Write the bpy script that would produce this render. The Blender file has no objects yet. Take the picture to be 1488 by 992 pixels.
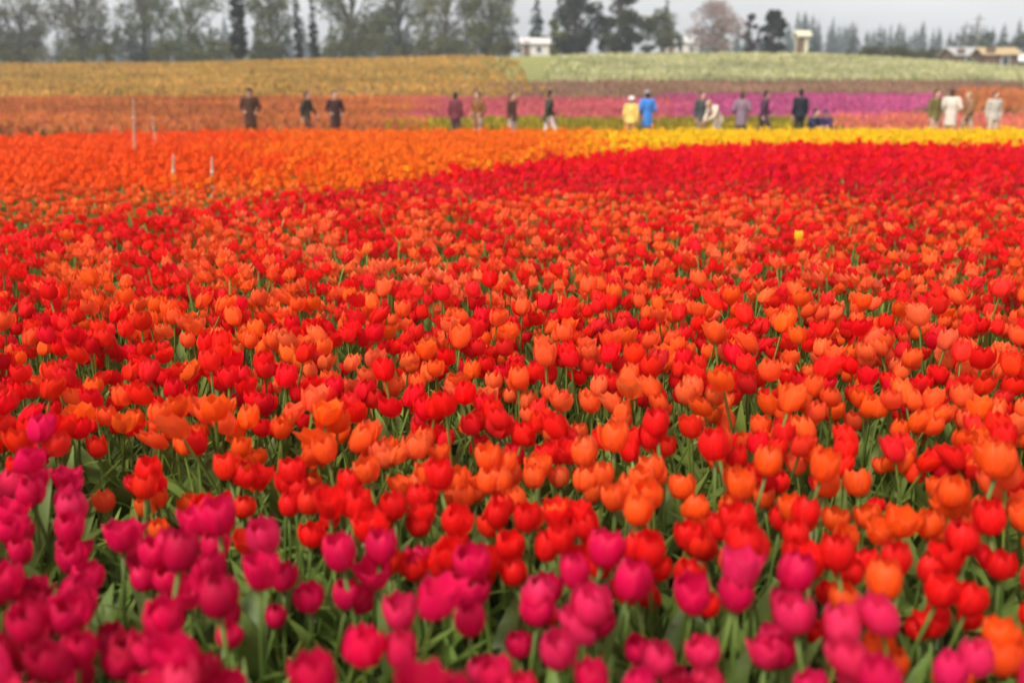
import bpy, math, random
import numpy as np

rng = np.random.default_rng(7)
random.seed(7)
R = math.radians
scene = bpy.context.scene
COL = scene.collection

# ------------------------------------------------------------------ camera
CAM_H = 1.55
cam_d = bpy.data.cameras.new('camera')
cam = bpy.data.objects.new('camera', cam_d)
COL.objects.link(cam)
cam.location = (0, 0, CAM_H)
cam.rotation_euler = (R(90 - 13.75), 0, 0)
cam_d.sensor_width = 36
cam_d.lens = 35
cam_d.clip_start = 0.05
cam_d.clip_end = 6000
cam_d.dof.use_dof = True
cam_d.dof.focus_distance = 4.6
cam_d.dof.aperture_fstop = 1.4
scene.camera = cam

# ------------------------------------------------------------------ sky, sun, exposure
SUN_EL, SUN_AZ = R(52), R(215)
world = bpy.data.worlds.new('World')
scene.world = world
world.use_nodes = True
wn, wl = world.node_tree.nodes, world.node_tree.links
wn.clear()
sky = wn.new('ShaderNodeTexSky')
sky.sky_type = 'NISHITA'
sky.sun_disc = False
sky.sun_elevation = SUN_EL
sky.sun_rotation = SUN_AZ
sky.dust_density = 3.0
sky.air_density = 1.0
hs = wn.new('ShaderNodeHueSaturation')
hs.inputs['Saturation'].default_value = 0.10      # closed cloud cover: nearly grey
tc = wn.new('ShaderNodeTexCoord')
mp = wn.new('ShaderNodeMapping'); mp.inputs['Scale'].default_value = (1, 1, 3.5)
ns = wn.new('ShaderNodeTexNoise'); ns.inputs['Scale'].default_value = 2.6
ns.inputs['Detail'].default_value = 6
mr = wn.new('ShaderNodeMapRange')
mr.inputs['From Min'].default_value = 0.3; mr.inputs['From Max'].default_value = 0.7
mr.inputs['To Min'].default_value = 0.78; mr.inputs['To Max'].default_value = 1.12
mx = wn.new('ShaderNodeMixRGB'); mx.blend_type = 'MULTIPLY'; mx.inputs[0].default_value = 1
bg = wn.new('ShaderNodeBackground'); bg.inputs['Strength'].default_value = 0.115
wo = wn.new('ShaderNodeOutputWorld')
wl.new(sky.outputs[0], hs.inputs['Color'])
wl.new(tc.outputs['Generated'], mp.inputs[0]); wl.new(mp.outputs[0], ns.inputs['Vector'])
wl.new(ns.outputs['Fac'], mr.inputs[0])
wl.new(hs.outputs[0], mx.inputs[1]); wl.new(mr.outputs[0], mx.inputs[2])
wl.new(mx.outputs[0], bg.inputs['Color']); wl.new(bg.outputs[0], wo.inputs[0])

sun_d = bpy.data.lights.new('sun', 'SUN')
sun_d.energy = 1.5
sun_d.angle = R(14)
sun_d.color = (1.0, 0.95, 0.88)
sun = bpy.data.objects.new('sun', sun_d)
COL.objects.link(sun)
sun.rotation_euler = (R(90) - SUN_EL, 0, math.pi - SUN_AZ)

vs = scene.view_settings
vs.view_transform = 'Standard'
vs.look = 'None'
vs.gamma = 1
vs.use_curve_mapping = False
vs.exposure = 1.12
scene.cycles.max_bounces = 6
scene.cycles.volume_bounces = 0

# ------------------------------------------------------------------ helpers
def tag(o, label=None, cat=None, group=None, kind=None):
    if label: o['label'] = label
    if cat: o['category'] = cat
    if group: o['group'] = group
    if kind: o['kind'] = kind
    return o

def np_mesh(name, V, Q, mats=(), mi=None, col=None, smooth=False):
    """V (n,3), Q (m,4) quads (a triangle repeats its last index)."""
    V = np.asarray(V, dtype=np.float32); Q = np.asarray(Q, dtype=np.int32)
    tri = Q[:, 2] == Q[:, 3]
    me = bpy.data.meshes.new(name)
    if not tri.any():
        loops = Q.ravel(); start = np.arange(len(Q)) * 4
    else:
        n = np.where(tri, 3, 4)
        start = np.concatenate([[0], np.cumsum(n)[:-1]])
        keep = np.ones(Q.shape, bool); keep[tri, 3] = False
        loops = Q[keep]
    me.vertices.add(len(V)); me.vertices.foreach_set('co', V.ravel())
    me.loops.add(len(loops)); me.loops.foreach_set('vertex_index', loops.astype(np.int32))
    me.polygons.add(len(Q)); me.polygons.foreach_set('loop_start', start.astype(np.int32))
    for m in mats: me.materials.append(m)
    if mi is not None: me.polygons.foreach_set('material_index', np.asarray(mi, dtype=np.int32))
    me.polygons.foreach_set('use_smooth', np.full(len(Q), bool(smooth)))
    if col is not None:
        a = me.attributes.new('tint', 'FLOAT_COLOR', 'POINT')
        c = np.ones((len(V), 4), dtype=np.float32); c[:, :3] = col
        a.data.foreach_set('color', c.ravel())
    me.update(calc_edges=True)
    return me

def link(name, me, parent=None, loc=None, rot=None, scale=None):
    o = bpy.data.objects.new(name, me)
    COL.objects.link(o)
    if parent: o.parent = parent
    if loc is not None: o.location = loc
    if rot is not None: o.rotation_euler = rot
    if scale is not None: o.scale = scale
    return o

def empty(name, loc, rz=0, s=1):
    o = bpy.data.objects.new(name, None)
    COL.objects.link(o)
    o.location = loc; o.rotation_euler = (0, 0, rz); o.scale = (s, s, s)
    o.empty_display_size = 0.05
    return o

class MB:
    """collects quads"""
    def __init__(s): s.V = []; s.Q = []
    def add(s, V, Q):
        b = len(s.V); s.V += [tuple(v) for v in V]
        s.Q += [tuple(i + b for i in q) for q in Q]
    def box(s, c, d, rz=0):
        x, y, z = (k / 2 for k in d)
        P = [(-x,-y,-z),(x,-y,-z),(x,y,-z),(-x,y,-z),(-x,-y,z),(x,-y,z),(x,y,z),(-x,y,z)]
        ca, sa = math.cos(rz), math.sin(rz)
        P = [(c[0]+p[0]*ca-p[1]*sa, c[1]+p[0]*sa+p[1]*ca, c[2]+p[2]) for p in P]
        s.add(P, [(3,2,1,0),(4,5,6,7),(0,1,5,4),(1,2,6,5),(2,3,7,6),(3,0,4,7)])
    def tube(s, pts, rad, n=6, cap=True):
        pts = [np.array(p, float) for p in pts]
        rings = []
        for i, p in enumerate(pts):
            t = pts[min(i+1, len(pts)-1)] - pts[max(i-1, 0)]
            t /= (np.linalg.norm(t) + 1e-9)
            a = np.array([1.0, 0, 0]) if abs(t[0]) < .8 else np.array([0, 1.0, 0])
            u = np.cross(t, a); u /= np.linalg.norm(u); w = np.cross(t, u)
            rings.append([p + rad[i]*(math.cos(k*2*math.pi/n)*u + math.sin(k*2*math.pi/n)*w) for k in range(n)])
        V = [v for r in rings for v in r]; Q = []
        for i in range(len(rings)-1):
            for k in range(n):
                Q.append((i*n+k, i*n+(k+1) % n, (i+1)*n+(k+1) % n, (i+1)*n+k))
        if cap:
            m = len(V); V += [pts[0], pts[-1]]; L = (len(rings)-1)*n
            for k in range(n):
                Q.append(((k+1) % n, k, m, m)); Q.append((L+k, L+(k+1) % n, m+1, m+1))
        s.add(V, Q)
    def loft(s, rings, n=12):
        """rings: (cx,cy,cz,rx,ry) stacked, closed at both ends"""
        V = []; Q = []
        for (cx, cy, cz, rx, ry) in rings:
            for k in range(n):
                a = 2*math.pi*k/n
                V.append((cx+rx*math.cos(a), cy+ry*math.sin(a), cz))
        for i in range(len(rings)-1):
            for k in range(n):
                Q.append((i*n+k, i*n+(k+1) % n, (i+1)*n+(k+1) % n, (i+1)*n+k))
        m = len(V); V += [rings[0][:3], rings[-1][:3]]; L = (len(rings)-1)*n
        for k in range(n):
            Q.append(((k+1) % n, k, m, m)); Q.append((L+k, L+(k+1) % n, m+1, m+1))
        s.add(V, Q)
    def ball(s, c, r, n=10, m=7):
        if not hasattr(r, '__len__'): r = (r, r, r)
        s.loft([(c[0], c[1], c[2]-r[2]*math.cos(math.pi*(i+.15)/(m-.7)), r[0]*math.sin(math.pi*(i+.15)/(m-.7)), r[1]*math.sin(math.pi*(i+.15)/(m-.7))) for i in range(m)], n)
    def mesh(s, name, mat=None, smooth=False, col=None):
        return np_mesh(name, np.array(s.V), np.array(s.Q), [mat] if mat else [], None, col, smooth)
    def build(s, name, mat, parent=None, smooth=False, **k):
        return link(name, s.mesh(name, mat, smooth), parent, **k)

# ------------------------------------------------------------------ materials
def nodes(m):
    m.use_nodes = True
    nt = m.node_tree; nt.nodes.clear()
    return nt, nt.nodes, nt.links

def mat_plain(name, c, rough=.7, noise=.15, scale=8, spec=.3):
    m = bpy.data.materials.new(name); nt, N, L = nodes(m)
    out = N.new('ShaderNodeOutputMaterial'); b = N.new('ShaderNodeBsdfPrincipled')
    t = N.new('ShaderNodeTexCoord'); n = N.new('ShaderNodeTexNoise')
    n.inputs['Scale'].default_value = scale; n.inputs['Detail'].default_value = 5
    r = N.new('ShaderNodeMapRange'); r.inputs['To Min'].default_value = 1-noise; r.inputs['To Max'].default_value = 1+noise
    r.inputs['From Min'].default_value = .3; r.inputs['From Max'].default_value = .7
    mx = N.new('ShaderNodeMixRGB'); mx.blend_type = 'MULTIPLY'; mx.inputs[0].default_value = 1
    mx.inputs[1].default_value = (*c, 1)
    L.new(t.outputs['Object'], n.inputs['Vector']); L.new(n.outputs['Fac'], r.inputs[0])
    L.new(r.outputs[0], mx.inputs[2]); L.new(mx.outputs[0], b.inputs['Base Color'])
    b.inputs['Roughness'].default_value = rough
    b.inputs['Specular IOR Level'].default_value = spec
    L.new(b.outputs[0], out.inputs[0])
    return m

def mat_leafy(name, transl=.35, rough=.55, spec=.25, attr=True, c=(.1, .2, .05), jitter=.0, bump=0):
    """thin living tissue: reflects and lets light through"""
    m = bpy.data.materials.new(name); nt, N, L = nodes(m)
    out = N.new('ShaderNodeOutputMaterial'); b = N.new('ShaderNodeBsdfPrincipled')
    tr = N.new('ShaderNodeBsdfTranslucent'); ms = N.new('ShaderNodeMixShader')
    ms.inputs[0].default_value = transl
    if attr:
        a = N.new('ShaderNodeAttribute'); a.attribute_name = 'tint'; src = a.outputs['Color']
    else:
        a = N.new('ShaderNodeRGB'); a.outputs[0].default_value = (*c, 1); src = a.outputs[0]
    if jitter:
        oi = N.new('ShaderNodeObjectInfo'); h = N.new('ShaderNodeHueSaturation')
        r = N.new('ShaderNodeMapRange'); r.inputs['To Min'].default_value = 1-jitter; r.inputs['To Max'].default_value = 1+jitter
        L.new(oi.outputs['Random'], r.inputs[0]); L.new(r.outputs[0], h.inputs['Value'])
        L.new(src, h.inputs['Color']); src = h.outputs[0]
    if bump:
        t = N.new('ShaderNodeTexCoord'); mp_ = N.new('ShaderNodeMapping'); mp_.inputs['Scale'].default_value = (330, 330, 16)
        n = N.new('ShaderNodeTexNoise'); n.inputs['Scale'].default_value = 1; n.inputs['Detail'].default_value = 4
        L.new(t.outputs['Object'], mp_.inputs[0]); L.new(mp_.outputs[0], n.inputs['Vector'])
        r = N.new('ShaderNodeMapRange'); r.inputs['From Min'].default_value = .3; r.inputs['From Max'].default_value = .7
        r.inputs['To Min'].default_value = .72; r.inputs['To Max'].default_value = 1.18
        x = N.new('ShaderNodeMixRGB'); x.blend_type = 'MULTIPLY'; x.inputs[0].default_value = 1
        L.new(n.outputs['Fac'], r.inputs[0]); L.new(src, x.inputs[1]); L.new(r.outputs[0], x.inputs[2]); src = x.outputs[0]
        bp = N.new('ShaderNodeBump'); bp.inputs['Strength'].default_value = bump; bp.inputs['Distance'].default_value = .001
        L.new(n.outputs['Fac'], bp.inputs['Height']); L.new(bp.outputs[0], b.inputs['Normal'])
    L.new(src, b.inputs['Base Color']); L.new(src, tr.inputs['Color'])
    b.inputs['Roughness'].default_value = rough; b.inputs['Specular IOR Level'].default_value = spec
    L.new(b.outputs[0], ms.inputs[1]); L.new(tr.outputs[0], ms.inputs[2]); L.new(ms.outputs[0], out.inputs[0])
    return m

M_PETAL = mat_leafy('petal', .45, .6, .08)
M_GREEN = mat_leafy('tulip_green', .3, .5, .3)
M_LEAF = mat_leafy('tree_leaf', .3, .6, .2)
M_BARK = mat_plain('bark', (.10, .08, .06), .9, .35, 3)
M_GRAVEL = mat_plain('pale_wood', (.42, .28, .19), .8, .2, 12)

# ------------------------------------------------------------------ terrain
_ty = np.arange(-60, 3000, 1.0)
_tz = np.interp(_ty, [-60, 34, 45, 60, 80, 108, 130, 160, 200, 300, 420, 700, 1400, 3000],
                [0, 0, .35, 1.35, 2.9, 5.7, 6.7, 7.6, 8.6, 11, 17, 22, 24, 24])
_k = np.ones(9) / 9
_tz = np.convolve(np.pad(_tz, 4, mode='edge'), _k, mode='valid')

def gz(x, y):
    x = np.asarray(x, float); y = np.asarray(y, float)
    lo = np.where(x < 25, .86, .52)
    f = lo + (1-lo) * np.exp(-((x - 25) / 38) ** 2)
    far = np.clip((y - 200) / 200, 0, 1)
    und = .25 * np.sin(x * .05 + 1) * np.clip((y - 60) / 60, 0, 1)
    return np.interp(y, _ty, _tz) * (f + (1 - f) * far * .6) + und

def px(x, Y):
    """ground X of the thing seen at picture column x (0..1488) at distance Y"""
    return (x - 744) / 1490.0 * Y

# ground sheet
xs = np.concatenate([np.linspace(-1600, -120, 24)[:-1], np.linspace(-120, 120, 81), np.linspace(120, 1600, 24)[1:]])
ys = np.concatenate([np.linspace(-40, 30, 36)[:-1], np.linspace(30, 240, 90)[:-1], np.linspace(240, 2600, 60)])
GX, GY = np.meshgrid(xs, ys)
GV = np.stack([GX.ravel(), GY.ravel(), gz(GX, GY).ravel()], 1)
nx, ny = len(xs), len(ys)
ii, jj = np.meshgrid(np.arange(nx-1), np.arange(ny-1))
b0 = (jj*nx+ii).ravel()
GQ = np.stack([b0, b0+1, b0+nx+1, b0+nx], 1)

def ground_material():
    m = bpy.data.materials.new('field_ground'); nt, N, L = nodes(m)
    out = N.new('ShaderNodeOutputMaterial'); b = N.new('ShaderNodeBsdfPrincipled')
    g = N.new('ShaderNodeNewGeometry'); sp = N.new('ShaderNodeSeparateXYZ')
    L.new(g.outputs['Position'], sp.inputs[0])
    n1 = N.new('ShaderNodeTexNoise'); n1.inputs['Scale'].default_value = .07; n1.inputs['Detail'].default_value = 6
    L.new(g.outputs['Position'], n1.inputs['Vector'])
    n2 = N.new('ShaderNodeTexNoise'); n2.inputs['Scale'].default_value = 9; n2.inputs['Detail'].default_value = 8
    L.new(g.outputs['Position'], n2.inputs['Vector'])
    # distance warped a little by noise so that field edges wander
    w = N.new('ShaderNodeMath'); w.operation = 'MULTIPLY_ADD'
    L.new(n1.outputs['Fac'], w.inputs[0]); w.inputs[1].default_value = 9; L.new(sp.outputs['Y'], w.inputs[2])
    rp = N.new('ShaderNodeValToRGB')
    mr = N.new('ShaderNodeMapRange'); mr.inputs['From Max'].default_value = 200
    L.new(w.outputs[0], mr.inputs[0]); L.new(mr.outputs[0], rp.inputs[0])
    e = rp.color_ramp.elements
    e[0].position = 0; e[0].color = (.085, .055, .035, 1)
    e[1].position = 1; e[1].color = (.13, .15, .05, 1)
    for p, c in ((.29, (.10, .065, .04, 1)), (.33, (.24, .13, .085, 1)), (.40, (.24, .14, .085, 1)),
                 (.425, (.20, .20, .07, 1)), (.58, (.26, .25, .08, 1)), (.68, (.19, .21, .07, 1))):
        q = e.new(p); q.color = c
    mx = N.new('ShaderNodeMixRGB'); mx.blend_type = 'MULTIPLY'; mx.inputs[0].default_value = 1
    r2 = N.new('ShaderNodeMapRange'); r2.inputs['From Min'].default_value = .3; r2.inputs['From Max'].default_value = .7
    r2.inputs['To Min'].default_value = .6; r2.inputs['To Max'].default_value = 1.35
    L.new(n2.outputs['Fac'], r2.inputs[0])
    L.new(rp.outputs[0], mx.inputs[1]); L.new(r2.outputs[0], mx.inputs[2])
    L.new(mx.outputs[0], b.inputs['Base Color'])
    bp = N.new('ShaderNodeBump'); bp.inputs['Strength'].default_value = .6; bp.inputs['Distance'].default_value = .04
    L.new(n2.outputs['Fac'], bp.inputs['Height']); L.new(bp.outputs[0], b.inputs['Normal'])
    b.inputs['Roughness'].default_value = .95; b.inputs['Specular IOR Level'].default_value = .1
    L.new(b.outputs[0], out.inputs[0])
    return m

ground = link('ground', np_mesh('ground', GV, GQ, [ground_material()], smooth=True))
tag(ground, 'bare brown soil and olive grass of the rolling farmland', 'ground', kind='structure')

# grass walking path between the yellow bed and the far rows
PX = np.linspace(-60, 70, 131); PYs = np.linspace(32.7, 36.3, 6)
AX, AY = np.meshgrid(PX, PYs)
AY = AY + .35*np.sin(AX*.11)
PV = np.stack([AX.ravel(), AY.ravel(), gz(AX, AY).ravel() + .012], 1)
ii, jj = np.meshgrid(np.arange(130), np.arange(5)); b0 = (jj*131+ii).ravel()
M_PATH = mat_plain('path_grass', (.15, .15, .05), .95, .4, 3)
path = link('path', np_mesh('path', PV, np.stack([b0, b0+1, b0+132, b0+131], 1), [M_PATH], smooth=True))
tag(path, 'worn grass walking path behind the yellow tulips', 'path', kind='structure')

# ------------------------------------------------------------------ tulips
def petal_grid(nt, nsx, R0, H, openness, half, wav=0.0, ph=0.0):
    """one petal wrapped round the +X side of a cup; returns V, Q, g (edge paleness), t"""
    T = np.linspace(0, 1, nt+1); S = np.linspace(-1, 1, nsx+1)
    rad = np.interp(T, [0, .15, .4, .7, 1], [.12, .62, 1, 1.0 + .25*openness, .62 + .95*openness]) * R0
    zz = np.interp(T, [0, .15, .4, .7, 1], [0, .06, .33, .68, 1.0 - .12*openness]) * H
    wid = np.interp(T, [0, .2, .5, .8, .95, 1], [.35, .85, 1, .80, .38, .04]) * half
    V = []; t_ = []; s_ = []
    for i, t in enumerate(T):
        for s in S:
            a = wid[i]*s
            r = rad[i]*(1 + .05*(1-abs(s))) + wav*math.sin(6*s+ph)*t*t
            V.append((r*math.cos(a), r*math.sin(a), zz[i] - .06*H*abs(s)*t))
            t_.append(t); s_.append(abs(s))
    w = nsx+1
    Q = [(i*w+k, i*w+k+1, (i+1)*w+k+1, (i+1)*w+k) for i in range(nt) for k in range(nsx)]
    return np.array(V), np.array(Q), np.array(t_), np.array(s_)

def leaf_grid(nt, nsx, Ln, W, bend, twist=0.0):
    T = np.linspace(0, 1, nt+1); S = np.linspace(-1, 1, nsx+1)
    V = []; tt = []
    for t in T:
        a = R(82) - bend*t
        # centre line by integration of a bending curve
        x = Ln*sum(math.cos(R(82)-bend*q) for q in np.linspace(0, t, 8))/8*t + .008
        z = Ln*sum(math.sin(R(82)-bend*q) for q in np.linspace(0, t, 8))/8*t
        w = W*np.interp(t, [0, .15, .45, .8, 1], [.35, .7, 1, .55, .03])
        for s in S:
            up = .45*abs(s)*w*(1-t*.6)
            V.append((x - up*math.sin(a)*.8, s*w + twist*t*t*.03, z + up*math.cos(a)*.8 + up*.15)); tt.append(t)
    w = nsx+1
    Q = [(i*w+k, i*w+k+1, (i+1)*w+k+1, (i+1)*w+k) for i in range(nt) for k in range(nsx)]
    return np.array(V), np.array(Q), np.array(tt)

def rotz(V, a):
    c, s = math.cos(a), math.sin(a)
    return np.stack([V[:, 0]*c - V[:, 1]*s, V[:, 0]*s + V[:, 1]*c, V[:, 2]], 1)

STEM_H = .38
def tulip_template(lod, openness, seed):
    r = random.Random(seed)
    Vs, Qs, kind, T, S = [], [], [], [], []
    b = 0
    def put(V, Q, k, t, s):
        nonlocal b
        Vs.append(V); Qs.append(Q+b); kind.append(np.full(len(V), k)); T.append(t); S.append(s); b += len(V)
    pr = {0: (5, 4), 1: (4, 2), 2: (2, 1)}
    if lod <= 2:
        nt, nsx = pr[lod]
        for k in range(6):
            inner = k % 2
            V, Q, t, s = petal_grid(nt, nsx, .030 if not inner else .027, .068 if not inner else .070,
                                    openness + r.uniform(-.08, .12) - .12*inner, .82 if lod < 2 else .86, .002, k)
            V = rotz(V, k*math.pi/3 + r.uniform(-.08, .08)); V[:, 2] += STEM_H
            put(V, Q, 1, t, s)
    else:
        n = 5; hs = [(.0, .008), (.022, .033), (.07, .026+.02*openness)]
        V = np.array([(q*math.cos(2*math.pi*k/n), q*math.sin(2*math.pi*k/n), STEM_H+z*r.uniform(.92, 1.08)) for z, q in hs for k in range(n)])
        Q = np.array([(i*n+k, i*n+(k+1) % n, (i+1)*n+(k+1) % n, (i+1)*n+k) for i in range(2) for k in range(n)])
        put(V, Q, 1, np.repeat([0., .4, 1.], n), np.zeros(3*n))
    # stem
    n = 3; segs = 2 if lod < 2 else 1
    bend = (r.uniform(-.015, .015), r.uniform(-.015, .015))
    V = np.array([((.0042)*math.cos(2*math.pi*k/n) + bend[0]*math.sin(math.pi*i/segs), .0042*math.sin(2*math.pi*k/n) + bend[1]*math.sin(math.pi*i/segs), STEM_H*1.01*i/segs) for i in range(segs+1) for k in range(n)])
    Q = np.array([(i*n+k, i*n+(k+1) % n, (i+1)*n+(k+1) % n, (i+1)*n+k) for i in range(segs) for k in range(n)])
    if lod <= 2: put(V, Q, 0, np.repeat(np.linspace(0, 1, segs+1), n), np.zeros(len(V)))
    # leaves
    nl = 3 if lod <= 1 else 2 if lod == 2 else 1
    lr = {0: (6, 2), 1: (4, 2), 2: (3, 1), 3: (2, 1)}[lod]
    for k in range(nl):
        V, Q, t = leaf_grid(lr[0], lr[1], r.uniform(.24, .36), r.uniform(.016, .028), R(r.uniform(25, 85)), r.uniform(-1, 1))
        V = rotz(V, 2*math.pi*k/nl + r.uniform(-.6, .6))
        put(V, Q, 0, t, np.zeros(len(V)))
    kd = np.concatenate(kind); Q = np.concatenate(Qs)
    return dict(V=np.concatenate(Vs), Q=Q, kind=kd, T=np.concatenate(T), S=np.concatenate(S), fk=kd[Q[:, 0]])

TEMPL = {lod: [tulip_template(lod, o, 11*lod+i) for i, o in enumerate((.0, .10, .22, .4, .12, .72))] for lod in range(4)}

PAL = dict(red=(.84, .010, .008), scarlet=(.88, .028, .008), coral=(.94, .115, .014), salmon=(.94, .145, .032),
           tangerine=(.92, .105, .008), orange=(.93, .19, .008), amber=(.94, .33, .008), yellow=(.95, .62, .010), crimson=(.78, .004, .022),
           magenta=(.72, .004, .078), deep=(.58, .003, .055), rose=(.76, .02, .11))
GREEN = np.array((.125, .20, .034))

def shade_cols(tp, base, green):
    """yellowish pigment at the petal foot; colour slightly paler towards the petal rim"""
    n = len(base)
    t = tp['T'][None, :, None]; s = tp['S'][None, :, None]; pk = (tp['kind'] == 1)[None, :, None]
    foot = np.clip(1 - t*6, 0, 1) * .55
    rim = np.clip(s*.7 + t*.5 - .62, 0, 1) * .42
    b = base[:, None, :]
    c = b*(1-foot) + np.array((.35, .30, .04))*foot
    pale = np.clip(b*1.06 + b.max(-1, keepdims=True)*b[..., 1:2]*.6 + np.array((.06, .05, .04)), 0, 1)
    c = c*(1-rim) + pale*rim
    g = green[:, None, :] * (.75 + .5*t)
    return np.where(pk, c, g)

def tulip_mass(name, P, base, lod, smooth=False, zs=None):
    """P (n,2): all tulips of a planting as one mesh"""
    n = len(P)
    if n == 0: return None
    var = rng.integers(0, len(TEMPL[lod]), n)
    z0 = gz(P[:, 0], P[:, 1])
    yaw = rng.uniform(0, 2*math.pi, n); sc = rng.normal(1.16, .13, n).clip(.8, 1.5)
    hs_ = rng.normal(.93, .09, n).clip(.7, 1.25)
    if zs is not None: sc = sc*zs
    lean = rng.normal(0, .15, (n, 2))
    green = GREEN*rng.uniform(.7, 1.35, (n, 1))*np.array([1, 1, 1]) + rng.uniform(0, .03, (n, 1))*np.array([1, .6, 0])
    Vs, Qs, Ms, Cs = [], [], [], []; b = 0
    for v, tp in enumerate(TEMPL[lod]):
        idx = np.where(var == v)[0]
        if len(idx) == 0: continue
        V = tp['V'][None].repeat(len(idx), 0)*1.0
        c, s = np.cos(yaw[idx])[:, None], np.sin(yaw[idx])[:, None]
        k = sc[idx][:, None]
        x = (V[..., 0]*c - V[..., 1]*s)*k; y = (V[..., 0]*s + V[..., 1]*c)*k
        z = V[..., 2]*k
        zz = z + np.minimum(V[..., 2], STEM_H)*(hs_[idx][:, None]-1)
        q = (zz/.45)**1.5*.45
        x = x + lean[idx, 0:1]*q; y = y + lean[idx, 1:2]*q
        W = np.stack([x + P[idx, 0:1], y + P[idx, 1:2], zz + z0[idx][:, None]], -1)
        nv = V.shape[1]
        Qs.append((tp['Q'][None] + (np.arange(len(idx))*nv)[:, None, None] + b).reshape(-1, 4))
        Ms.append(np.tile(np.where(tp['fk'] == 1, 0, 1), len(idx)))
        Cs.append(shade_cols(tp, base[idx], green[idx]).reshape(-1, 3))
        Vs.append(W.reshape(-1, 3)); b += len(idx)*nv
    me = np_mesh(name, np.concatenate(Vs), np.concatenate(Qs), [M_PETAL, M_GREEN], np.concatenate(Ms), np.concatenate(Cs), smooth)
    return link(name, me)

def vnoise(x, y, seed):
    """cheap smooth value noise"""
    xi, yi = np.floor(x).astype(int), np.floor(y).astype(int); xf, yf = x-xi, y-yi
    def h(a, b):
        k = np.sin(a*127.1 + b*311.7 + seed*74.7)*43758.5453
        return k - np.floor(k)
    u, v = xf*xf*(3-2*xf), yf*yf*(3-2*yf)
    return (h(xi, yi)*(1-u) + h(xi+1, yi)*u)*(1-v) + (h(xi, yi+1)*(1-u) + h(xi+1, yi+1)*u)*v

CX, CY = 1.8, 8.3                   # the curved display rows are planted round this spot
def edge_y(x):                      # far edge of the red planting
    return np.interp(x, [-14, -6, -4.3, -2.8, -1.3, .3, 2.1, 4.2, 6.4, 8.3, 10.4, 16, 30],
                     [-1, 6.0, 8.0, 10.2, 13.0, 16.2, 19.2, 21.7, 22.6, 22.4, 21.2, 19, 16])

rows = []
r = .15; ri = 0
while r < 17:
    n = max(3, int(2*math.pi*r/.058))
    th = (np.arange(n) + rng.uniform())/n*2*math.pi + rng.normal(0, .014, n)/max(r, .3)
    rr = r + rng.normal(0, .018, n)
    rows.append(np.stack([CX + rr*np.cos(th), CY + rr*np.sin(th), np.full(n, r), th, np.full(n, ri)], 1))
    r += (.105, .105, .185)[ri % 3]; ri += 1
A = np.concatenate(rows)
X, Y = A[:, 0], A[:, 1]
inview = (np.abs(X) < .56*Y + 1.1) & (Y > .75) & (Y < edge_y(X) - .12) & ~((A[:, 2] > 7.6) & (Y < 3.5))
A = A[inview]; X, Y, RR, TH, RI = A.T
arc = TH*RR
n_str = vnoise(arc/.9, RI/3*.9, 3)                # dabs drawn out along the rows
n_big = vnoise(X/1.3, Y/1.3, 5)
row_b = vnoise(np.floor(RI/3)*7.3, RI*0, 9)
gapn = vnoise(arc/.5, RI*.4, 21)
alt = np.mod(np.floor(RI/3), 2)
score = .50*n_str + .36*alt + .04*row_b + .14*n_big + rng.normal(0, .045, len(X)) + np.where((RR > 5.0) & (X < -1.5), .16, 0)
names = np.array(list(PAL)); base = np.zeros((len(X), 3)); cname = np.empty(len(X), object)
cname[:] = 'coral'
cname[score > .56] = 'red'
cname[(score > .535) & (score <= .56)] = 'scarlet'
cname[(score < .27)] = 'salmon'
orn = (vnoise(X/1.1+5, Y/.8, 31) > .60) & (RR > 4.2) & (score < .50)
cname[orn] = 'tangerine'
mg = RR + .35*(n_big-.5) + .25*(n_str-.5)
front = (mg > 6.38) & (Y < 5)
cname[front] = 'magenta'
cname[front & (score > .62)] = 'deep'
cname[front & (score < .30)] = 'rose'
cr_edge = 10.75 + .5*(vnoise(X/1.1, X*0, 13)-.5) - .16*np.clip(-X-.3, 0, 9) + .02*np.clip(X-4, 0, 20)
crim = (Y > cr_edge)
e_in = edge_y(X) - Y
cname[(e_in < 2.1 + .9*(n_big-.5)) & ~crim & (X < .5)] = 'red'
cname[crim] = np.where(score[crim] > .62, 'red', 'crimson')
for k in PAL: base[cname == k] = PAL[k]
base *= rng.uniform(.84, 1.08, (len(X), 1)); base = np.clip(base + rng.normal(0, .008, base.shape), .003, .97)
# thin spots where only leaves show
def spot(cx, cy, rx, ry): return ((X-cx)/rx)**2 + ((Y-cy)/ry)**2 < 1
thin = (gapn > .86) & (RR > 1.0) & ~crim
thin |= (gapn > .72) & front
hole = spot(.55, 3.25, .42, .16) | spot(1.05, 2.72, .26, .15) | spot(1.9, 5.2, .16, .22) | spot(1.35, 2.0, .42, .10) | spot(-.95, 2.55, .32, .16) | spot(-.35, 1.95, .3, .12) | spot(-1.25, 3.0, .22, .22)
strip = (np.abs(Y - (cr_edge-.22)) < .26) & (X > .9) & (vnoise(X/.8, X*0, 17) > .35)
keep = ~((thin & (rng.uniform(size=len(X)) < .75)) | (hole & (rng.uniform(size=len(X)) < .85)) | (strip & (rng.uniform(size=len(X)) < .8)))
bare = ~keep
bareP = np.stack([X[bare], Y[bare]], 1)
A = A[keep]; base = base[keep]; cname = cname[keep]; crim = crim[keep]; front = front[keep]
X, Y = A[:, 0], A[:, 1]

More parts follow.
